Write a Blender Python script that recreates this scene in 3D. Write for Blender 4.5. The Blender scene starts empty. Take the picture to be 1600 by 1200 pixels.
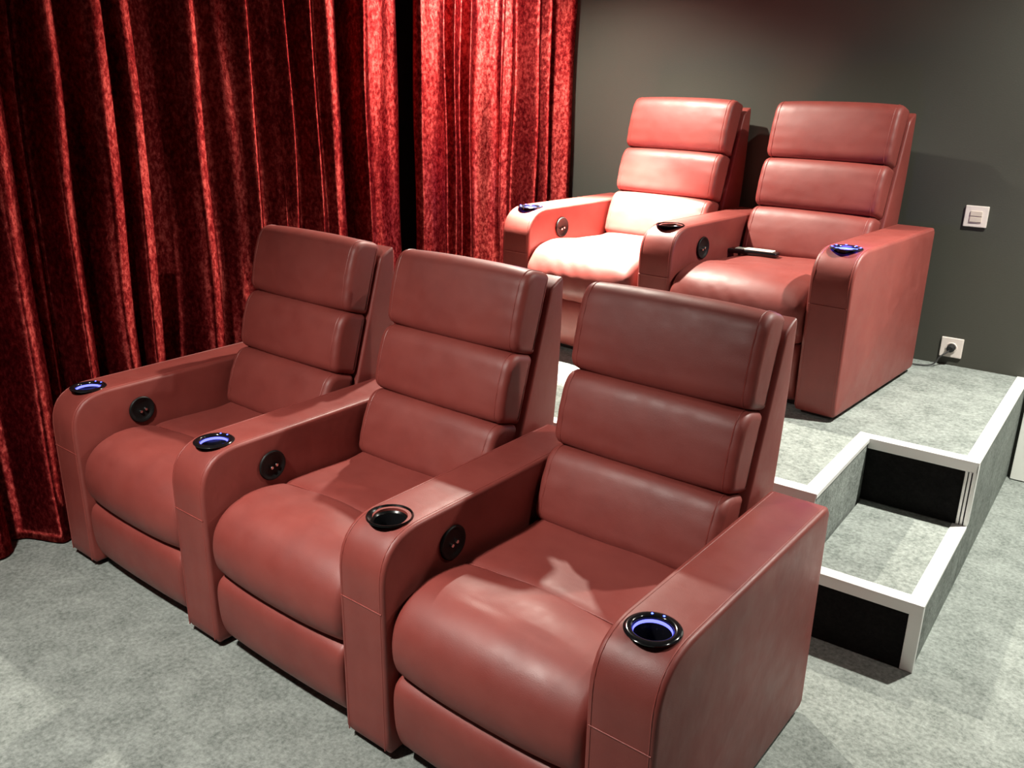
import bpy, bmesh, math, random
from mathutils import Vector, Matrix
random.seed(7)
C = bpy.context.scene.collection
SC = bpy.context.scene

# ------------------------------------------------------------------ camera
cam_d = bpy.data.cameras.new('camera')
cam = bpy.data.objects.new('camera', cam_d)
C.objects.link(cam)
SC.camera = cam
YAW, PITCH, ROLL = 0.6281, -0.3301, 0.0166
fwd = Vector((-math.sin(YAW) * math.cos(PITCH), math.cos(YAW) * math.cos(PITCH), math.sin(PITCH)))
rt0 = Vector((math.cos(YAW), math.sin(YAW), 0))
up0 = rt0.cross(fwd)
rt = rt0 * math.cos(ROLL) + up0 * math.sin(ROLL)
up = up0 * math.cos(ROLL) - rt0 * math.sin(ROLL)
cam.matrix_world = Matrix(((rt.x, up.x, -fwd.x, 2.9514), (rt.y, up.y, -fwd.y, -1.2755),
                           (rt.z, up.z, -fwd.z, 1.6515), (0, 0, 0, 1)))
cam_d.sensor_width = 36
cam_d.lens = 1381.76 / 1600 * 36
cam_d.clip_start = 0.02

# ------------------------------------------------------------------ exposure and world
SC.view_settings.view_transform = 'Standard'
SC.view_settings.look = 'None'
SC.view_settings.gamma = 1
SC.view_settings.use_curve_mapping = False
SC.view_settings.exposure = 0.0
wd = bpy.data.worlds.new('world')
SC.world = wd
wd.use_nodes = True
wd.node_tree.nodes['Background'].inputs[0].default_value = (0.5, 0.55, 0.6, 1)
wd.node_tree.nodes['Background'].inputs[1].default_value = 0.0

# ------------------------------------------------------------------ lamps: recessed ceiling spots
CEIL = 2.6
# each fitting: x, y, tint, then its beams (watts, cone degrees, blend, aim point)
LAMPS = [
    (0.50, 2.22, (1, .93, .80), [(310, 150, 0.9, (0.45, 1.65, 0)), (5200, 40, 1.0, (0.82, 2.31, 0.95)), (210, 90, 1.0, (1.25, 2.25, 0.9))]),
    (3.05, 2.22, (1, .98, .88), [(150, 160, 0.8, (2.75, 2.0, 0)), (400, 90, 1.0, (2.75, 1.85, 0))]),
    (1.08, -1.05, (1, .96, .88), [(400, 94, 1.0, (1.12, -0.12, 0))]),
    (3.45, 0.60, (1, .96, .88), [(42, 84, 0.8, (2.9, 0.3, 0))]),
]
for (x, y, col, beams) in LAMPS:
    for (w_, cone, bl, tg) in beams:
        ld = bpy.data.lights.new('spot_light', 'SPOT')
        ld.energy = w_
        ld.spot_size = math.radians(cone)
        ld.spot_blend = bl
        ld.shadow_soft_size = 0.032 if y > 0 else 0.09
        ld.color = col
        lo = bpy.data.objects.new('spot_light', ld)
        C.objects.link(lo)
        lo.location = (x, y, CEIL - 0.04)
        lo.rotation_euler = (Vector(tg) - Vector((x, y, CEIL - 0.04))).to_track_quat('-Z', 'Y').to_euler()
# added soft fill from the front of the room, with no real source behind it
sd = bpy.data.lights.new('front_fill_light', 'AREA')
sd.shape = 'RECTANGLE'; sd.size = 2.4; sd.size_y = 1.3; sd.energy = 1.6; sd.color = (1, .96, .92)
so = bpy.data.objects.new('front_fill_light', sd)
C.objects.link(so)
so.location = (1.6, -3.3, 1.5)
so.rotation_euler = (Vector((1.4, 1.0, 0.7)) - Vector(so.location)).to_track_quat('-Z', 'Y').to_euler()

# ------------------------------------------------------------------ materials
def mat(name, base, rough=0.5, metal=0.0, spec=0.5):
    m = bpy.data.materials.new(name)
    m.use_nodes = True
    b = m.node_tree.nodes['Principled BSDF']
    b.inputs['Base Color'].default_value = (*base, 1)
    b.inputs['Roughness'].default_value = rough
    b.inputs['Metallic'].default_value = metal
    b.inputs['Specular IOR Level'].default_value = spec
    return m, m.node_tree, b

def coords(nt, scale=(1, 1, 1), world=False):
    if world:
        g = nt.nodes.new('ShaderNodeNewGeometry'); out = g.outputs['Position']
    else:
        g = nt.nodes.new('ShaderNodeTexCoord'); out = g.outputs['Object']
    mp = nt.nodes.new('ShaderNodeMapping')
    mp.inputs['Scale'].default_value = scale
    nt.links.new(out, mp.inputs['Vector'])
    return mp.outputs['Vector']

def noise(nt, vec, scale, detail=3, rough=0.5):
    n = nt.nodes.new('ShaderNodeTexNoise')
    n.inputs['Scale'].default_value = scale
    n.inputs['Detail'].default_value = detail
    n.inputs['Roughness'].default_value = rough
    nt.links.new(vec, n.inputs['Vector'])
    return n.outputs['Fac']

def ramp(nt, fac, stops):
    r = nt.nodes.new('ShaderNodeValToRGB')
    els = r.color_ramp.elements
    els[0].position, els[0].color = stops[0][0], (*stops[0][1], 1)
    els[1].position, els[1].color = stops[-1][0], (*stops[-1][1], 1)
    for p, c in stops[1:-1]:
        e = els.new(p); e.color = (*c, 1)
    nt.links.new(fac, r.inputs['Fac'])
    return r.outputs['Color']

def bump(nt, b, h, strength, dist, prev=None):
    n = nt.nodes.new('ShaderNodeBump')
    n.inputs['Strength'].default_value = strength
    n.inputs['Distance'].default_value = dist
    nt.links.new(h, n.inputs['Height'])
    if prev: nt.links.new(prev, n.inputs['Normal'])
    nt.links.new(n.outputs['Normal'], b.inputs['Normal'])
    return n.outputs['Normal']

def leather(name, k=0.88, rough=0.47, wrinkle=0.06):
    m, nt, b = mat(name, (0.3, 0.05, 0.045), rough, 0, 0.60)
    v = coords(nt)
    c = ramp(nt, noise(nt, v, 5, 5, .6), [(0.3, (0.215 * k, 0.036 * k, 0.029 * k)), (0.7, (0.280 * k, 0.054 * k, 0.043 * k))])
    nt.links.new(c, b.inputs['Base Color'])
    g = nt.nodes.new('ShaderNodeTexVoronoi'); g.inputs['Scale'].default_value = 420
    nt.links.new(v, g.inputs['Vector'])
    p = bump(nt, b, g.outputs['Distance'], 0.12, 0.001)
    bump(nt, b, noise(nt, coords(nt, (1.0, 1.6, 1.3)), 9, 2, .5), wrinkle, 0.03, p)
    r = ramp(nt, noise(nt, v, 14, 3), [(0.3, (rough - .05,) * 3), (0.7, (rough + .07,) * 3)])
    nt.links.new(r, b.inputs['Roughness'])
    return m
M_LEATHER = leather('leather_oxblood')
M_LEATHER_SOFT = leather('leather_cushion', 0.90, 0.50, 0.06)
M_PIPE = leather('leather_piping', 1.05, 0.45, 0.05)
M_BLACK, _, _ = mat('black_gloss', (0.006, 0.006, 0.007), 0.12, 0, 0.6)
M_BLACKSATIN, _, _ = mat('black_satin', (0.004, 0.004, 0.004), 0.25, 0, 0.25)
M_BLACKMAT, _, _ = mat('black_matte', (0.008, 0.008, 0.008), 0.7)
M_CHROME, _, _ = mat('chrome', (0.7, 0.7, 0.7), 0.15, 1)

def emis(name, col, s):
    m, nt, b = mat(name, (0.02, 0.02, 0.05), 0.4)
    b.inputs['Emission Color'].default_value = (*col, 1)
    b.inputs['Emission Strength'].default_value = s
    return m
M_LED = emis('led_blue', (0.13, 0.14, 1.0), 3.2)
M_LED_BRIGHT = emis('led_blue_bright', (0.035, 0.06, 1.0), 14)
M_LAMP = emis('lamp_lens', (1, .93, .82), 30)

# velvet
M_VELVET, nt, b = mat('crushed_velvet', (0.2, 0.004, 0.01), 0.6, 0, 0.3)
v = coords(nt, (1, 1, 0.6))
crush = noise(nt, v, 75, 6, .72)
big = noise(nt, v, 6, 3, .5)
mx = nt.nodes.new('ShaderNodeMath'); mx.operation = 'MULTIPLY_ADD'
nt.links.new(big, mx.inputs[0]); mx.inputs[1].default_value = 0.25
nt.links.new(crush, mx.inputs[2])
fac = mx.outputs[0]
col = ramp(nt, fac, [(0.50, (0.012, 0.0004, 0.0009)), (0.64, (0.026, 0.0010, 0.0018)), (0.80, (0.060, 0.004, 0.005))])
nt.links.new(col, b.inputs['Base Color'])
b.inputs['Roughness'].default_value = 0.8
b.inputs['Specular IOR Level'].default_value = 0.0
b.inputs['Sheen Weight'].default_value = 0.06
b.inputs['Sheen Roughness'].default_value = 0.3
b.inputs['Sheen Tint'].default_value = (1.0, 0.22, 0.19, 1)
# the laid pile throws a broad red highlight, drawn out along its length
pile = ramp(nt, fac, [(0.48, (0.085, 0.004, 0.005)), (0.62, (0.23, 0.020, 0.019)), (0.77, (0.50, 0.085, 0.070))])
gl = nt.nodes.new('ShaderNodeBsdfAnisotropic')
gl.inputs['Roughness'].default_value = 0.54
gl.inputs['Anisotropy'].default_value = 0.74
cz = nt.nodes.new('ShaderNodeCombineXYZ'); cz.inputs[1].default_value = 1
nt.links.new(cz.outputs[0], gl.inputs['Tangent'])
nt.links.new(pile, gl.inputs['Color'])
ad = nt.nodes.new('ShaderNodeAddShader')
nt.links.new(b.outputs[0], ad.inputs[0]); nt.links.new(gl.outputs[0], ad.inputs[1])
nt.links.new(ad.outputs[0], nt.nodes['Material Output'].inputs['Surface'])
nv = bump(nt, b, crush, 0.30, 0.006)
nt.links.new(nv, gl.inputs['Normal'])

# carpet
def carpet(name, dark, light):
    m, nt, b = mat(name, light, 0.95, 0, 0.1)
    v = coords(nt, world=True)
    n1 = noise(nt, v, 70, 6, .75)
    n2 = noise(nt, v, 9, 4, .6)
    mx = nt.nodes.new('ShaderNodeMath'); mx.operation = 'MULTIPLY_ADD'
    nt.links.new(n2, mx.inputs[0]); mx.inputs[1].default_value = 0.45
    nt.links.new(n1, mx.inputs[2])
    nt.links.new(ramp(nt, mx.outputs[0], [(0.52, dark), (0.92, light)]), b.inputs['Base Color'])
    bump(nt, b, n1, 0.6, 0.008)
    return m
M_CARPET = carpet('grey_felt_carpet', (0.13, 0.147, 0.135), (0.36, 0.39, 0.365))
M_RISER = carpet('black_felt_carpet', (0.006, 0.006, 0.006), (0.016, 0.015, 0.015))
M_ALU, nt, b = mat('brushed_aluminium', (0.86, 0.86, 0.84), 0.42, 0.25)
bump(nt, b, noise(nt, coords(nt, (60, 60, 4)), 12, 2), 0.08, 0.001)
M_WALL, nt, b = mat('dark_olive_wall_paint', (0.066, 0.066, 0.054), 0.6, 0, 0.35)
bump(nt, b, noise(nt, coords(nt), 160, 3), 0.15, 0.003)
M_CEIL, _, _ = mat('dark_ceiling_paint', (0.05, 0.05, 0.05), 0.8)
M_WHITE, _, _ = mat('white_door_paint', (0.93, 0.93, 0.88), 0.45)
M_PLASTIC, _, _ = mat('white_plastic', (0.85, 0.76, 0.71), 0.35)
M_PLASTIC2, _, _ = mat('cream_plastic', (0.70, 0.60, 0.52), 0.35)
M_STEEL, _, _ = mat('pale_silver', (0.62, 0.64, 0.55), 0.4, 0.2)
M_PAPER, _, _ = mat('cream_paper', (0.85, 0.86, 0.70), 0.6)

# ------------------------------------------------------------------ mesh helpers
def link(name, me, parent=None, loc=(0, 0, 0)):
    o = bpy.data.objects.new(name, me)
    C.objects.link(o)
    o.location = loc
    if parent: o.parent = parent
    return o

def mesh(name, verts, faces, m, smooth=True, fm=None):
    me = bpy.data.meshes.new(name)
    me.from_pydata([tuple(p) for p in verts], [], faces)
    bm = bmesh.new(); bm.from_mesh(me)
    bmesh.ops.remove_doubles(bm, verts=bm.verts, dist=1e-6)
    bmesh.ops.recalc_face_normals(bm, faces=bm.faces)
    bm.to_mesh(me); bm.free()
    for mm in (m if isinstance(m, (list, tuple)) else [m]): me.materials.append(mm)
    for p in me.polygons: p.use_smooth = smooth
    if smooth:
        try: me.set_sharp_from_angle(angle=math.radians(50))
        except Exception: pass
    return me

def resample(pts, n, closed=True):
    P_ = [Vector(p) for p in pts]
    if closed: P_ = P_ + [P_[0]]
    L = [0]
    for a, b_ in zip(P_, P_[1:]): L.append(L[-1] + (b_ - a).length)
    out = []
    cnt = n if closed else n - 1
    for i in range(n):
        t = L[-1] * i / cnt
        k = max(j for j in range(len(L) - 1) if L[j] <= t + 1e-9)
        f_ = (t - L[k]) / max(L[k + 1] - L[k], 1e-9)
        out.append(P_[k].lerp(P_[k + 1], min(f_, 1)))
    return out

def rounded(poly, radii, seg=7):
    """2D polygon with rounded corners (tangent arcs)"""
    out = []
    n = len(poly)
    for i in range(n):
        p = Vector(poly[i]); a = Vector(poly[i - 1]); c = Vector(poly[(i + 1) % n])
        r = radii[i] if isinstance(radii, (list, tuple)) else radii
        if r <= 1e-6: out.append(p); continue
        d1 = (a - p); d2 = (c - p)
        l = min(r, d1.length * .49, d2.length * .49)
        s_, e_ = p + d1.normalized() * l, p + d2.normalized() * l
        for k in range(seg + 1):
            t = k / seg
            out.append(s_ * (1 - t) ** 2 + p * 2 * t * (1 - t) + e_ * t * t)
    return out

def catmull(pts, sub=5):
    n = len(pts); out = []
    P_ = [Vector(p) for p in pts]
    for i in range(n):
        p0, p1, p2, p3 = P_[i - 1], P_[i], P_[(i + 1) % n], P_[(i + 2) % n]
        for k in range(sub):
            t = k / sub
            out.append(0.5 * ((2 * p1) + (p2 - p0) * t + (2 * p0 - 5 * p1 + 4 * p2 - p3) * t * t + (3 * p1 - p0 - 3 * p2 + p3) * t ** 3))
    return out

def inward(prof):
    n = len(prof)
    area = sum(prof[i].x * prof[(i + 1) % n].y - prof[(i + 1) % n].x * prof[i].y for i in range(n))
    s = 1 if area > 0 else -1
    out = []
    for i in range(n):
        t = (prof[(i + 1) % n] - prof[i - 1])
        nn = Vector((-t.y, t.x)).normalized() * s
        out.append(nn)
    return out

def loft(name, prof, x0, x1, r, m, crown=0.0, mid=9, rseg=5, wob=None, endpuff=0.0):
    """closed (y,z) profile carried along x, ends rounded with radius r, middle swollen by crown"""
    prof = [Vector(p) for p in prof]
    inn = inward(prof)
    st = []
    for k in range(rseg + 1):
        a = math.pi / 2 * k / rseg
        st.append((x0 + r * (1 - math.sin(a)), r * (1 - math.cos(a))))
    st = list(reversed([(x0 + r - r * math.sin(math.pi / 2 * k / rseg), r * (1 - math.cos(math.pi / 2 * k / rseg))) for k in range(rseg + 1)]))
    for k in range(1, mid):
        st.append((x0 + r + (x1 - x0 - 2 * r) * k / mid, 0))
    st += [(x1 - r + r * math.sin(math.pi / 2 * k / rseg), r * (1 - math.cos(math.pi / 2 * k / rseg))) for k in range(rseg + 1)]
    V = []; F = []
    n = len(prof)
    for (x, ins) in st:
        u = (x - x0) / (x1 - x0)
        cr = crown * (1 - abs(2 * u - 1) ** 2.6)
        for i, p in enumerate(prof):
            d = wob(u, p) if wob else 0
            q = p + inn[i] * (ins - cr - d)
            V.append((x, q.x, q.y))
    for s in range(len(st) - 1):
        for i in range(n):
            j = (i + 1) % n
            F.append((s * n + i, s * n + j, (s + 1) * n + j, (s + 1) * n + i))
    for s, x, sg in ((0, x0, -1), (len(st) - 1, x1, 1)):
        F.append(tuple(s * n + i for i in range(n)))
    return mesh(name, V, F, m)

def tube(name, path, r, m, closed=False, seg=8):
    P_ = [Vector(p) for p in path]
    V = []; F = []
    n = len(P_)
    nrm = None
    for i, p in enumerate(P_):
        if closed: t = P_[(i + 1) % n] - P_[i - 1]
        else: t = P_[min(i + 1, n - 1)] - P_[max(i - 1, 0)]
        t.normalize()
        if nrm is None:
            nrm = t.orthogonal().normalized()
        nrm = (nrm - t * nrm.dot(t)).normalized()
        bi = t.cross(nrm)
        for k in range(seg):
            a = 2 * math.pi * k / seg
            V.append(p + (nrm * math.cos(a) + bi * math.sin(a)) * r)
    for i in range(n if closed else n - 1):
        j = (i + 1) % n
        for k in range(seg):
            l = (k + 1) % seg
            F.append((i * seg + k, i * seg + l, j * seg + l, j * seg + k))
    if not closed:
        F.append(tuple(range(seg))); F.append(tuple((n - 1) * seg + k for k in range(seg)))
    return mesh(name, V, F, m)

def lathe(name, prof, m, seg=48, fm=None):
    """(r, z) open profile turned round z"""
    V = []; F = []
    n = len(prof)
    for i in range(seg):
        a = 2 * math.pi * i / seg
        for (r, z) in prof: V.append((r * math.cos(a), r * math.sin(a), z))
    for i in range(seg):
        j = (i + 1) % seg
        for k in range(n - 1):
            F.append((i * n + k, j * n + k, j * n + k + 1, i * n + k + 1))
    F = [f for f in F]
    return mesh(name, V, F, m)

def bev_box(bm, lo, hi, bev=0.0, seg=2):
    r = bmesh.ops.create_cube(bm, size=1)
    for v_ in r['verts']:
        v_.co = Vector([lo[i] + (v_.co[i] + .5) * (hi[i] - lo[i]) for i in range(3)])
    if bev > 0:
        es = list({e for v_ in r['verts'] for e in v_.link_edges})
        bmesh.ops.bevel(bm, geom=es, offset=bev, segments=seg, profile=.5, affect='EDGES')

def boxes(name, L, m, bev=0.0, parent=None, smooth=False):
    bm = bmesh.new()
    for lo, hi in L: bev_box(bm, lo, hi, bev)
    me = bpy.data.meshes.new(name)
    bm.to_mesh(me); bm.free()
    me.materials.append(m)
    for p in me.polygons: p.use_smooth = smooth
    return link(name, me, parent)

def thing(name, label, cat, loc=(0, 0, 0), rz=0, group=None):
    o = bpy.data.objects.new(name, None)
    C.objects.link(o)
    o.empty_display_size = 0.1
    o.location = loc; o.rotation_euler = (0, 0, rz)
    return tag(o, label, cat, group)

def tag(o, label, cat, group=None):
    o['label'] = label; o['category'] = cat
    if group: o['group'] = group
    return o

def struct(o, label=None, cat=None):
    o['kind'] = 'structure'
    if label: o['label'] = label
    if cat: o['category'] = cat
    return o

# ------------------------------------------------------------------ the room
XR, XL, YF, YB = 4.3, -0.55, -3.6, 3.0
ZP, H1 = 0.4631, 0.2271
struct(boxes('floor', [((XL, YF, -0.1), (XR, YB, 0))], M_CARPET), 'grey felt carpet floor of the home cinema', 'floor')
struct(boxes('ceiling', [((XL, YF, CEIL), (XR, YB, CEIL + 0.1))], M_CEIL), 'dark ceiling over the cinema', 'ceiling')
struct(boxes('wall_back', [((XL, YB, -0.1), (XR, YB + 0.12, CEIL + .1))], M_WALL), 'dark olive grey wall behind the back row', 'wall')
struct(boxes('wall_left', [((XL - 0.12, YF, -0.1), (XL, YB + .12, CEIL + .1))], M_WALL), 'dark wall hidden behind the red curtain', 'wall')
struct(boxes('wall_right', [((XR, YF, -0.1), (XR + 0.12, YB + .12, CEIL + .1))], M_WALL), 'dark wall on the right', 'wall')
struct(boxes('wall_front', [((XL - .12, YF - 0.12, -0.1), (XR + .12, YF, CEIL + .1))], M_WALL), 'dark wall behind the camera', 'wall')
dr = struct(boxes('door_1', [((2.632, 2.965, 0.004), (3.46, 2.999, 2.05))], M_WHITE, 0.002),
            'bright white door panel beside the platform in the back wall', 'door')
boxes('door_handle', [((3.27, 2.925, 1.0), (3.38, 2.967, 1.02))], M_CHROME, 0.006, dr)

# ------------------------------------------------------------------ platform and step
XS, YP, XN, YN, YS = 2.6216, 1.2713, 2.2655, 1.8476, 1.2282
plat = thing('seating_platform', 'grey carpeted raised platform edged in bright aluminium under the back row', 'platform', (0, 0, 0))
TW, TD, TT = 0.046, 0.036, 0.003    # trim width, face depth, thickness
# body: L outline extruded
def extrude_poly(name, poly, z0, z1, m, parent, skip=None):
    V = [(x, y, z) for z in (z0, z1) for (x, y) in poly]
    n = len(poly)
    F = [tuple(range(n)), tuple(range(n, 2 * n))] + [(i, (i + 1) % n, (i + 1) % n + n, i + n) for i in range(n)]
    me = mesh(name, V, F, m, smooth=False)
    return link(name, me, parent)
poly = [(XL + .004, YP + .004), (XN - .004 + .0, YP + .004), (XN - .004, YN + .004), (XS - .004, YN + .004), (XS - .004, YB - .002), (XL + .004, YB - .002)]
extrude_poly('carpet', poly, 0.002, ZP - 0.001, M_CARPET, plat)
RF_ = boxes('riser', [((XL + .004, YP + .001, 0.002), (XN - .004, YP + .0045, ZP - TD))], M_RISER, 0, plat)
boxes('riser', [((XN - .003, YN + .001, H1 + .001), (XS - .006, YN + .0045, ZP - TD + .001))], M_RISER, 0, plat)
def ell(lo_top, hi_top, parent, faces):
    pass
def trim(name, tops, parent, bev=0.0012):
    """an angle profile: its strips are fused into one piece"""
    o = boxes(name, tops[:1], M_ALU, bev, parent)
    for b_ in tops[1:]:
        f = boxes('trim_lip' if name == 'edge_trim' else 'trim_rib', [b_], M_ALU, bev, o)
    return o
# front edge, notch side, notch back, right side, upright
trim('edge_trim', [((XL + .004, YP, ZP - .001), (XN - TW, YP + TW, ZP + TT)), ((XL + .004, YP - .001, ZP - TD), (XN - .002, YP + .003, ZP + TT - .0005))], plat)
trim('edge_trim', [((XN - TW, YP, ZP - .001), (XN + .0, YN + .0005, ZP + TT)), ((XN - .003, YP, ZP - .014), (XN + .001, YN, ZP + TT - .0005))], plat)
trim('edge_trim', [((XN - TW, YN + .0005, ZP - .001), (XS - TW, YN + TW, ZP + TT)), ((XN - .003, YN - .001, ZP - TD), (XS, YN + .003, ZP + TT - .0005))], plat)
trim('edge_trim', [((XS - TW, YN - .0005, ZP - .001), (XS, YB - .003, ZP + TT)), ((XS - .003, YN, ZP - .008), (XS + .001, YB - .003, ZP + TT - .0005))], plat)
# upright at the notch: ribbed
trim('corner_trim', [((XS - .036, YN - .002, H1 + .003), (XS - .0275, YN + .006, ZP - TD + .002)), ((XS - .024, YN - .002, H1 + .003), (XS - .016, YN + .006, ZP - TD + .002)),
                     ((XS - .012, YN - .002, H1 + .003), (XS - .003, YN + .006, ZP - TD + .002)), ((XS - .038, YN + .001, H1 + .003), (XS - .002, YN + .0065, ZP - TD + .002)),
                     ((XS - .004, YN - .001, H1 + .003), (XS + .001, YN + .03, ZP - .008))], plat, 0.0008)

stp = thing('carpeted_step', 'low grey carpeted step with white metal edge set into the platform corner', 'step', (0, 0, 0))
boxes('carpet', [((XN + .003, YS + .004, 0.002), (XS - .004, YN - .001, H1 - .001))], M_CARPET, 0, stp)
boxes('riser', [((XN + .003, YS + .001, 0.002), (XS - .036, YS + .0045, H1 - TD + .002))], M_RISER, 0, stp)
trim('edge_trim', [((XN + .003, YS, H1 - .001), (XS - TW, YS + TW, H1 + TT)), ((XN + .003, YS - .001, H1 - TD), (XS, YS + .003, H1 + TT - .0005))], stp)
trim('edge_trim', [((XS - TW, YS, H1 - .001), (XS, YN - .001, H1 + TT)), ((XS - .003, YS, H1 - .010), (XS + .001, YN - .001, H1 + TT - .0005))], stp)
trim('corner_trim', [((XS - .036, YS - .001, 0.002), (XS + .001, YS + .0035, H1 - TD + .001)), ((XS - .003, YS, 0.002), (XS + .001, YS + .02, H1 - .01))], stp)

# ------------------------------------------------------------------ recliner
P, W, HA, D = 0.74, 0.16, 0.633, 0.876
SE = W + 0.006     # seat left
# arm profile
ARMP = rounded([(0.0, 0.018), (0.0, HA), (D, HA), (D, 0.018)], [0.012, 0.135, 0.016, 0.01], 12)
CUP_Y = 0.106
def arm_mesh():
    me = loft('armrest', resample(ARMP, 110), 0, W, 0.011, M_LEATHER, mid=4, rseg=4)
    tmp = link('tmp_arm', me)
    cut_me = lathe('cut', [(0, -.1), (.0445, -.1), (.0445, .1), (0, .1)], M_BLACK, 40)
    cut = link('tmp_cut', cut_me, None, (W / 2, CUP_Y, HA))
    md = tmp.modifiers.new('b', 'BOOLEAN'); md.object = cut; md.operation = 'DIFFERENCE'; md.solver = 'EXACT'
    bpy.context.view_layer.update()
    dg = bpy.context.evaluated_depsgraph_get()
    res = bpy.data.meshes.new_from_object(tmp.evaluated_get(dg))
    bpy.data.objects.remove(tmp); bpy.data.objects.remove(cut)
    for p in res.polygons: p.use_smooth = True
    res.materials.clear(); res.materials.append(M_LEATHER)
    for p in res.polygons: p.material_index = 0
    try: res.set_sharp_from_angle(angle=math.radians(40))
    except Exception: pass
    return res
ARM = arm_mesh()
def arm_pipes():
    # welts following the front curve and top, both edges, and the stitched cross seam on the front
    path = rounded([(0.0, 0.03), (0.0, HA), (D - .024, HA)], [0, 0.135, 0], 14)
    ms = [tube('piping', [(x, p[0] + .0006, p[1] - .0006) for p in path], 0.0019, M_PIPE) for x in (0.013, W - 0.013)]
    ms.append(tube('cross_seam', [(x_, -0.0003, 0.4335) for x_ in (0.008, 0.05, 0.11, W - .008)], 0.0016, M_PIPE))
    return ms
ARM_PIPE = arm_pipes()
RIM_DISH = lathe('rim', [(0.0400, -0.012), (0.0440, -0.0075), (0.0500, -0.0035), (0.0540, 0.0010), (0.0560, 0.0040), (0.0578, 0.0040), (0.0592, 0.0012), (0.0590, -0.001)], M_BLACKSATIN, 64)
RIM = lathe('rim', [(0.0400, -0.012), (0.0405, -0.002), (0.0420, 0.0022), (0.0455, 0.0042), (0.0520, 0.0045), (0.0570, 0.0030), (0.0592, 0.0008), (0.0590, -0.001)], M_BLACK, 64)
WELL = lathe('cup_well', [(0.0, -0.078), (0.030, -0.078), (0.036, -0.074), (0.0385, -0.066), (0.0400, -0.013), (0.0410, -0.011)], M_BLACK, 48)
def led_mesh(kind):
    return lathe('led_ring', [(0.0392, -0.0115), (0.0385, -0.0095), (0.0387, -0.006), (0.0396, -0.0040)], M_LED if kind == 'soft' else M_LED_BRIGHT, 48)
def led_dot():
    bm = bmesh.new()
    bmesh.ops.create_uvsphere(bm, u_segments=10, v_segments=6, radius=0.0042, matrix=Matrix.Diagonal((1, 1, .35, 1)))
    me = bpy.data.meshes.new('led_dot'); bm.to_mesh(me); bm.free()
    me.materials.append(M_LED_BRIGHT)
    return me
LEDS = {'soft': led_mesh('soft'), 'bright': led_mesh('bright')}
DOT = led_dot()

def cup_holder(parent, x, led):
    r = link('cup_holder', RIM if led else RIM_DISH, parent, (x + W / 2, CUP_Y, HA))
    link('cup_well', WELL, r)
    if led:
        o = link('led_ring', LEDS[led], r); o['label'] = 'glowing blue light ring'
        if led == 'bright':
            pd = bpy.data.lights.new('led_light', 'POINT')
            pd.energy = 1.5; pd.color = (0.18, 0.12, 1.0); pd.shadow_soft_size = 0.03
            po = bpy.data.objects.new('led_light', pd); C.objects.link(po); po.parent = r; po.location = (0, 0, 0.035)
            for k in range(8):
                a = math.radians(22 + 45 * k)
                link('led_dot', DOT, r, (0.049 * math.cos(a), 0.049 * math.sin(a), 0.0046))
        if led == 'soft':
            for a in (math.radians(122), math.radians(92)):
                d_ = link('led_dot', DOT, r, (0.0475 * math.cos(a), 0.0475 * math.sin(a), 0.0046)); d_.scale = (.6, .6, .8)
    return r

# control dial on the inner face
def dial_mesh():
    prof = [(0.0, -0.004), (0.030, -0.004), (0.036, -0.001), (0.040, 0.003), (0.0445, 0.004), (0.047, 0.002), (0.0475, -0.001)]
    me = lathe('control_panel', prof, M_BLACKDIAL, 48)
    me.transform(Matrix.Rotation(math.pi / 2, 4, 'Y'))
    return me
M_BLACKDIAL, _, _ = mat('black_dial', (0.006, 0.006, 0.006), 0.5, 0, 0.25)
DIAL = dial_mesh()
def button_mesh():
    me = lathe('button', [(0.0055, -0.005), (0.0055, 0.001), (0.0045, 0.0028), (0.0, 0.0032)], M_CHROME, 20)
    me.transform(Matrix.Rotation(math.pi / 2, 4, 'Y'))
    return me
BTN = button_mesh()
def dial(parent, x):
    d = link('control_panel', DIAL, parent, (x + 0.0052, 0.243, 0.532))
    for dy in (-0.004, 0.014):
        link('button', BTN, d, (0.001, dy, -0.006 + dy * .25))

# seat
SX0, SX1 = SE, P - 0.006
seat_ctrl = [(0.70, 0.462), (0.52, 0.462), (0.38, 0.470), (0.30, 0.472), (0.272, 0.466), (0.25, 0.474), (0.18, 0.484), (0.11, 0.478), (0.055, 0.455), (0.018, 0.415),
             (0.004, 0.365), (0.006, 0.315), (0.022, 0.278), (0.055, 0.264), (0.20, 0.262), (0.45, 0.262), (0.70, 0.30)]
foot_ctrl = [(0.050, 0.258), (0.018, 0.246), (0.004, 0.215), (0.003, 0.160), (0.009, 0.105), (0.026, 0.058), (0.055, 0.034), (0.10, 0.030), (0.13, 0.08), (0.13, 0.18), (0.11, 0.25)]
def seat_wob(u, p):
    # soft sag and shallow folds towards the sides
    s = 0.0
    if p.y > 0.42 and p.x > 0.12:
        s += 0.004 * math.sin(9 * u + 14 * p.x) * math.exp(-((u - .5) / .45) ** 2)
    return s
SEAT = loft('seat_cushion', catmull(seat_ctrl, 6), SX0, SX1, 0.030, M_LEATHER_SOFT, crown=0.016, mid=22, rseg=6, wob=seat_wob)
def seat_wob2(u, p):
    s = seat_wob(u, p)
    if p.x < 0.2:
        e = abs(2 * u - 1)
        s += 0.005 * math.sin(70 * p.y + 11 * u) * max(0, e - .5) + 0.010 * (1 - e * e) * min(1, max(.3, (p.y - .25) * 8))
        s += 0.0022 * math.sin(30 * (u * 1.6 + p.y * 2.6)) * max(0, 1 - 2 * abs(u - .4)) * (.8 if p.y < .42 else 0)
    return s
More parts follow.
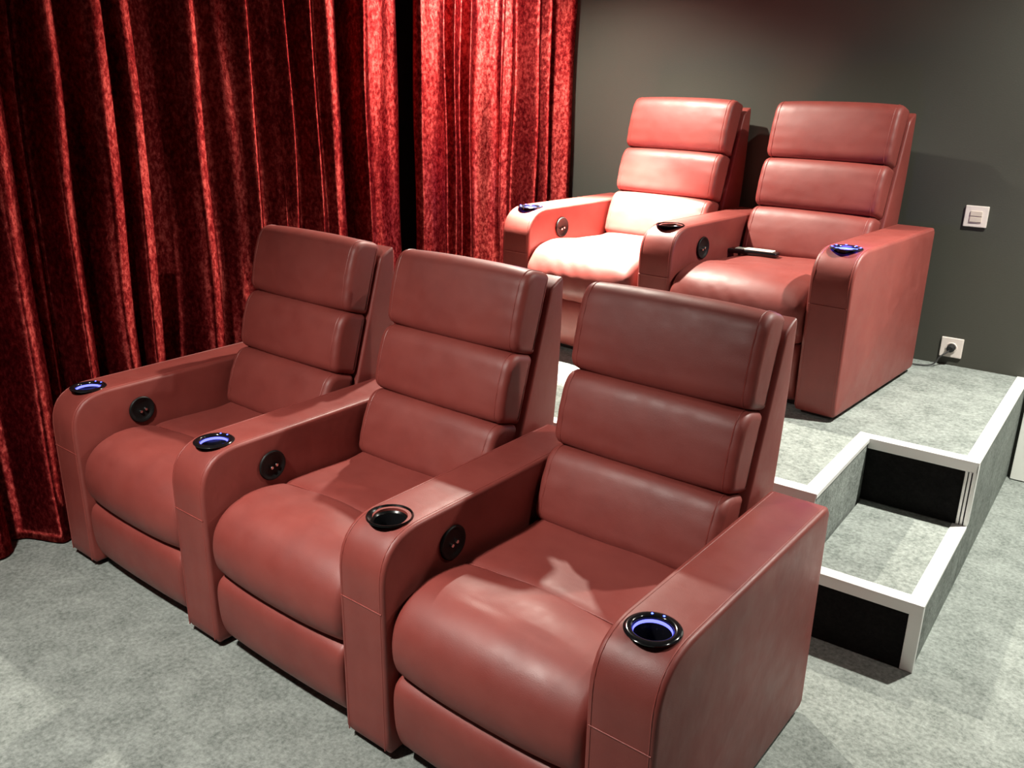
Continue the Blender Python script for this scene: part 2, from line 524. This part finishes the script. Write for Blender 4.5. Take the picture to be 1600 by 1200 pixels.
SEAT2 = loft('seat_cushion', catmull([(y - .03 * max(0, 1 - y / .25) if z > .28 else y, z) for (y, z) in seat_ctrl], 6), SX0 - .001, SX1 + .001, 0.030, M_LEATHER_SOFT, crown=0.020, mid=26, rseg=6, wob=seat_wob2)
FOOT = loft('footrest', catmull(foot_ctrl, 6), SX0 + .006, SX1 - .006, 0.018, M_LEATHER_SOFT, crown=0.006, mid=14)
seam_path = [(0.2745, 0.4695)]
def seat_seam():
    xs = [SX0 + 0.03 + (SX1 - SX0 - .06) * k / 16 for k in range(17)]
    V = []
    for x in xs:
        u = (x - SX0) / (SX1 - SX0)
        V.append((x, 0.272, 0.4655 + 0.016 * (1 - abs(2 * u - 1) ** 2.6)))
    return tube('seat_seam', V, 0.0018, M_PIPE)
SEAM = seat_seam()

# backrest in a tilted frame: a runs up the back, b out to the front
TA = math.radians(17.3)
def ab(a, b_): return (0.680 + a * math.sin(TA) - b_ * math.cos(TA), 0.675 + a * math.cos(TA) + b_ * math.sin(TA))
BX0, BX1 = W + 0.010, P - 0.020
def cushion(name, a0, a1, f0, f1, back, rt_, rb_):
    # f0/f1 front offset low/high
    pts = [ab(a0, back), ab(a0 + .002, f0), ab(a0 + (a1 - a0) * .5, (f0 + f1) / 2 + .012), ab(a1 - .002, f1), ab(a1, back)]
    prof = rounded(pts, [0.012, rb_, .10, rt_, 0.02], 9)
    return prof
CU = [cushion('c', -0.225, -0.001, 0.046, 0.034, -0.075, 0.060, 0.035),
      cushion('c', 0.001, 0.218, 0.026, 0.030, -0.078, 0.060, 0.032),
      cushion('c', 0.2195, 0.470, 0.024, 0.030, -0.080, 0.062, 0.034)]
def back_wob(seed):
    def f(u, p):
        e = abs(2 * u - 1)
        return 0.0006 * math.sin(120 * p.y + seed + 5 * u) * max(0, e - .55) * 2.2
    return f
CUSH = [loft('back_cushion', resample(c, 84), BX0, BX1, 0.020, M_LEATHER_SOFT, crown=0.008, mid=16, rseg=5, wob=back_wob(i * 2.1)) for i, c in enumerate(CU)]
def cush_pipe(c):
    prof = resample(c, 84)
    inn = inward(prof)
    out = []
    for x in (BX0 + .026, BX1 - .026):
        cr = 0.008 * (1 - abs(2 * (x - BX0) / (BX1 - BX0) - 1) ** 2.6)
        pts = [p - inn[i] * (cr - .0004) for i, p in enumerate(prof)]
        out.append(tube('piping', [(x, p.x, p.y) for p in pts], 0.0019, M_PIPE, closed=True, seg=6))
    return out
CPIPE = [cush_pipe(c) for c in CU]
shell_poly = [ab(-0.26, -0.082), ab(0.428, -0.084), (0.953, 1.092), (0.948, 0.83), (0.920, 0.56), (0.895, 0.25), (0.70, 0.25)]
SHELL = loft('back_shell', resample(rounded(shell_poly, [0.02, 0.014, 0.02, .1, .1, 0.02, 0.02], 8), 110), BX0 + .008, BX1 + .008, 0.009, M_LEATHER, mid=6, rseg=4)
M_BASE = M_BLACKMAT

def recliner(parent_loc, rz, x, label, group, led, with_right=None, seat=0, inner_dial=True, pitch=P):
    t = thing('recliner', label, 'recliner', parent_loc, rz, group)
    a = link('armrest', ARM, t); [link(m_.name.split('.')[0], m_, a) for m_ in ARM_PIPE]
    cup_holder(t, 0, led)
    dial(t, W)
    s = link('seat_cushion', SEAT if seat == 0 else SEAT2, t)
    if seat == 0: link('seat_seam', SEAM, s)
    link('footrest', FOOT, t)
    bm = bmesh.new()
    boxes('base', [((W + .004, 0.09, 0.003), (P - .004, 0.84, 0.13))], M_BASE, 0.003, t)
    boxes('base', [((0.02, .03, .003), (W - .02, .84, .0185))], M_BASE, 0.003, t)
    br = link('backrest', SHELL, t)
    for i in range(3):
        c = link('back_cushion', CUSH[i], br); 
        for m_ in CPIPE[i]: link('piping', m_, br)
    if with_right is not None:
        a = link('armrest', ARM, t, (P, 0, 0)); [link(m_.name.split('.')[0], m_, a) for m_ in ARM_PIPE]
        cup_holder(t, P, with_right if with_right != 'off' else None)
        boxes('base', [((P + 0.02, .03, .003), (P + W - .02, .84, .0185))], M_BASE, 0.003, t)
    return t

T1, T2 = -0.0385, -0.0849
def rowpos(org, th, x, x0=0):
    c, s = math.cos(th), math.sin(th)
    return (org[0] + (x - x0) * c, org[1] + (x - x0) * s, org[2])
F0 = (3 * P, 0, 0)
g1 = 'front row of red leather recliners'
recliner(rowpos(F0, T1, 0, 3 * P), T1, 0, 'red leather recliner beside the curtain on the floor, farthest left of the front row', g1, 'soft')
recliner(rowpos(F0, T1, P, 3 * P), T1, 0, 'middle red leather recliner of the three in the front row', g1, 'soft')
recliner(rowpos(F0, T1, 2 * P, 3 * P), T1, 0, 'nearest red leather recliner with armrests on both sides, right end of front row', g1, None, with_right='soft')
B0 = (0.4623, 2.0558, ZP)
g2 = 'back row of red leather recliners on the platform'
recliner(rowpos(B0, T2, 0), T2, 0, 'brightly lit red leather recliner on the platform next to the curtain', g2, 'bright', seat=1)
recliner(rowpos(B0, T2, 0.7577), T2, 0, 'red leather recliner on the platform with a remote on its seat, right of the pair', g2, None, with_right='bright', seat=1)

# ------------------------------------------------------------------ curtain
def curtain():
    # foot line of the curtain from the near left to the back wall
    base = [(-0.36, -1.75), (-0.27, -0.9), (-0.20, -0.1), (-0.19, 0.35), (-0.11, 0.9), (-0.01, 1.5), (0.09, 2.1), (0.20, 2.7), (0.235, 2.965)]
    pts = [Vector(p) for p in base]
    # smooth
    def cm(t):
        n = len(pts) - 1
        i = min(int(t * n), n - 1); f_ = t * n - i
        p0 = pts[max(i - 1, 0)]; p1 = pts[i]; p2 = pts[i + 1]; p3 = pts[min(i + 2, n)]
        return 0.5 * ((2 * p1) + (p2 - p0) * f_ + (2 * p0 - 5 * p1 + 4 * p2 - p3) * f_ ** 2 + (3 * p1 - p0 - 3 * p2 + p3) * f_ ** 3)
    N = 1500
    line = [cm(i / N) for i in range(N + 1)]
    L = [0]
    for a, b_ in zip(line, line[1:]): L.append(L[-1] + (b_ - a).length)
    # pleats: (distance into the room, how far it stands out)
    K = [(-1.75, .0), (-1.62, .05), (-1.52, -.05), (-1.38, .06), (-1.26, -.05), (-1.1, .05), (-.98, -.06), (-.85, .05), (-.74, -.05), (-.6, .06), (-.47, -.05),
         (-.33, .055), (-.22, -.05), (-.10, .05), (-.02, -.055), (.03, -.04), (.11, .085), (.188, -.05), (.24, -.01), (.268, -.045), (.33, .06), (.388, -.055), (.495, .06), (.552, -.03), (.60, .045),
         (.66, -.06), (.73, -.065), (.83, .065), (.89, -.03), (.97, .0), (1.03, .015), (1.08, .035), (1.115, -.03), (1.18, .0), (1.25, .035), (1.285, -.03), (1.36, .05), (1.395, .012),
         (1.44, .045), (1.49, .03), (1.512, -.14), (1.545, -.15), (1.575, -.01), (1.61, .050), (1.64, .042), (1.72, .030), (1.80, .016), (1.825, -.04), (1.868, -.06), (1.90, -.015), (1.94, .02),
         (2.00, .024), (2.06, .026), (2.085, -.005), (2.11, -.01), (2.145, .016), (2.17, -.015), (2.215, -.02), (2.24, .012), (2.265, .0), (2.385, .050), (2.41, .0), (2.44, .012), (2.475, -.04), (2.53, -.015),
         (2.575, -.045), (2.64, .05), (2.68, -.04), (2.735, .04), (2.765, -.10), (2.81, -.10), (2.86, -.03), (2.915, .035), (2.945, .02), (2.98, -.03)]
    # a rolled lip on the far side of each pleat
    K2 = []
    for n_, (a, d) in enumerate(K):
        K2.append((a, d))
        if 0 < n_ < len(K) - 1 and a < 1.5 and d > K[n_ - 1][1] + .02 and K[n_ + 1][1] < d - .05 and K[n_ + 1][0] - a > .036:
            K2.append((a + .036 + .020 * (a < .2), d - .016 - .008 * (a < .2)) if a < 1 else (a + .024, d - .017))
    K = K2
    TG = [0]
    for n_ in range(1, len(K) - 1):
        l, r_ = (K[n_][1] - K[n_ - 1][1]) / (K[n_][0] - K[n_ - 1][0]), (K[n_ + 1][1] - K[n_][1]) / (K[n_ + 1][0] - K[n_][0])
        TG.append(0 if l * r_ <= 0 else 2 * l * r_ / (l + r_))
    TG.append(0)
    def disp(s, z, y):
        yy = y + 0.010 * math.sin(1.7 * z + y * 2.6) + 0.005 * math.sin(4.1 * z + y * 9)
        if .5 < y < .72: pass
        k = 0
        while k < len(K) - 2 and K[k + 1][0] < yy: k += 1
        (a0, d0), (a1, d1) = K[k], K[k + 1]
        h = a1 - a0
        f_ = min(max((yy - a0) / h, 0), 1)
        m0, m1 = TG[k] * h, TG[k + 1] * h
        f2, f3 = f_ * f_, f_ ** 3
        amp_ = 1.0 + 0.55 * min(1, max(0, (y - 1.5) * 3))
        fade = amp_ * 0.88 + 0.16 * math.sin(z * 1.4 + y * 3)
        d = ((2 * f3 - 3 * f2 + 1) * d0 + (f3 - 2 * f2 + f_) * m0 + (3 * f2 - 2 * f3) * d1 + (f3 - f2) * m1) * fade
        d += 0.0022 * math.sin(60 * y + 1.5 * math.sin(2 * z + 3 * y))
        d += 0.0030 * math.sin(7 * z + 23 * y)
        return d
    NZ = 64
    V = []; F = []
    top = CEIL - 0.04
    for iz in range(NZ + 1):
        for i in range(N + 1):
            zt = 0.008 if L[i] < 3.0 + 0.0 else 0.008
            a = line[max(i - 3, 0)]; b_ = line[min(i + 3, N)]
            t = (b_ - a).normalized()
            nn = Vector((t.y, -t.x))
            # behind the platform line the curtain hangs down to the platform top
            foot = 0.008 if line[i].y < YP - .06 else ZP + 0.008
            z = foot + (top - foot) * iz / NZ
            d = disp(L[i], z, line[i].y)
            flare = 1.0 + 0.35 * max(0, .9 - z)
            q = line[i] + nn * d * flare
            V.append((q.x, q.y, z))
    for iz in range(NZ):
        for i in range(N):
            a = iz * (N + 1) + i
            F.append((a, a + 1, a + N + 2, a + N + 1))
    cut_a = min(range(N + 1), key=lambda q_: abs(line[q_].y - 1.832))
    cut_b = min(range(N + 1), key=lambda q_: abs(line[q_].y - 1.905))
    for (i0, i1, lab) in ((0, cut_a, 'long crushed red velvet curtain in deep dark folds, left of the narrow black gap'),
                          (cut_b, N, 'brightly lit crushed red velvet curtain between the black gap and the back wall')):
        n = i1 - i0 + 1
        VV = [V[iz * (N + 1) + i] for iz in range(NZ + 1) for i in range(i0, i1 + 1)]
        FF = [(iz * n + i, iz * n + i + 1, (iz + 1) * n + i + 1, (iz + 1) * n + i) for iz in range(NZ) for i in range(n - 1)]
        me = bpy.data.meshes.new('curtain')
        me.from_pydata(VV, [], FF)
        me.materials.append(M_VELVET)
        for p in me.polygons: p.use_smooth = True
        o = link('curtain', me)
        md = o.modifiers.new('thick', 'SOLIDIFY'); md.thickness = 0.003; md.offset = -1
        tag(o, lab, 'curtain', 'red velvet curtains')
curtain()

# ------------------------------------------------------------------ wall fittings
sw = thing('light_switch', 'pale double light switch on the dark back wall above the socket', 'switch', (2.3, 3.0, 1.132))
boxes('cover_plate', [((-.046, -.011, -.045), (.046, -.0005, .045))], M_PLASTIC, .003, sw)
boxes('rocker', [((-.0235, -.0165, .0015), (.0235, -.010, .0235))], M_PLASTIC2, .002, sw)
boxes('rocker', [((-.0235, -.0165, -.0235), (.0235, -.010, -.0015))], M_PLASTIC2, .002, sw)
so_ = thing('wall_socket', 'square white wall socket low on the back wall beside the platform recliner', 'socket', (2.298, 3.0, 0.545))
boxes('cover_plate', [((-.046, -.010, -.045), (.046, -.0005, .045))], M_PLASTIC, .003, so_)
ring = lathe('socket_ring', [(.0, .002), (.019, .002), (.0195, .004), (.023, .004), (.024, 0)], M_PLASTIC, 32)
ring.transform(Matrix.Rotation(math.pi / 2, 4, 'X'))
link('socket_ring', ring, so_, (0, -.010, 0))
pl = thing('power_plug', 'black plug with thin grey cable in the white wall socket', 'plug', (2.298, 2.986, 0.545))
pb = lathe('plug_body', [(.0, .030), (.012, .030), (.016, .024), (.0175, .004), (.0175, .001), (0, .001)], M_BLACKMAT, 28)
pb.transform(Matrix.Rotation(math.pi / 2, 4, 'X'))
link('plug_body', pb, pl)
M_CABLE, _, _ = mat('grey_cable', (0.03, 0.03, 0.03), 0.5)
path = []
ctl = [Vector((0, -.026, -.006)), Vector((-.03, -.05, -.035)), Vector((-.06, -.07, -.074)), Vector((-.15, -.10, -.0765)), Vector((-.30, -.11, -.0765)), Vector((-.42, -.08, -.0765))]
for i in range(len(ctl) - 1):
    p0 = ctl[max(i - 1, 0)]; p1 = ctl[i]; p2 = ctl[i + 1]; p3 = ctl[min(i + 2, len(ctl) - 1)]
    for k in range(8):
        f_ = k / 8
        path.append(0.5 * ((2 * p1) + (p2 - p0) * f_ + (2 * p0 - 5 * p1 + 4 * p2 - p3) * f_ ** 2 + (3 * p1 - p0 - 3 * p2 + p3) * f_ ** 3))
link('cable', tube('cable', path, .0035, M_CABLE), pl)

# ------------------------------------------------------------------ remote and booklet on the back seat
def on_back(x, y, z):
    p = rowpos(B0, T2, x); c, s = math.cos(T2), math.sin(T2)
    return (p[0] - y * s, p[1] + y * c, B0[2] + z)
from mathutils.bvhtree import BVHTree
bm_ = bmesh.new(); bm_.from_mesh(SEAT2); tree = BVHTree.FromBMesh(bm_); bm_.free()
RX, RY = 0.270, 0.515
zs = [tree.ray_cast(Vector((RX + dx, RY + dy, 2)), Vector((0, 0, -1)))[0].z for dx in (-.08, 0, .08) for dy in (-.02, .02)]
print('REMOTE seat z', [round(q_, 4) for q_ in zs])
RZ = max(zs) + 0.0015
rc = thing('remote_control', 'black remote control with pale top lying on the right platform recliner seat', 'remote', on_back(RX + 0.7577, RY, RZ), T2 + .12)
boxes('body', [((-.115, -.028, 0), (.105, .028, .020))], M_BLACK, .006, rc, True)
boxes('face_plate', [((-.045, -.022, .0195), (.085, .024, .0245))], M_PAPER, .002, rc)
boxes('button_pad', [((-.085, -.020, .0195), (-.05, .022, .023))], M_STEEL, .002, rc)

# ------------------------------------------------------------------ ceiling spot fittings
ringm = lathe('housing', [(.030, -.03), (.034, -.002), (.045, -.006), (.048, -.003), (.048, .0)], M_ALU, 32)
lens = lathe('lens', [(.0, -.004), (.031, -.004)], M_LAMP, 24)
wh = ['over the left platform recliner', 'over the platform edge near the white door', 'over the floor in front of the front row', 'over the floor right of the step']
for (x, y, col, beams), where in zip(LAMPS, wh):
    t = thing('ceiling_spotlight', 'round recessed ceiling spotlight ' + where, 'spotlight', (x, y, CEIL), 0, 'recessed ceiling spotlights')
    link('housing', ringm, t); link('lens', lens, t, (0, 0, -0.0))
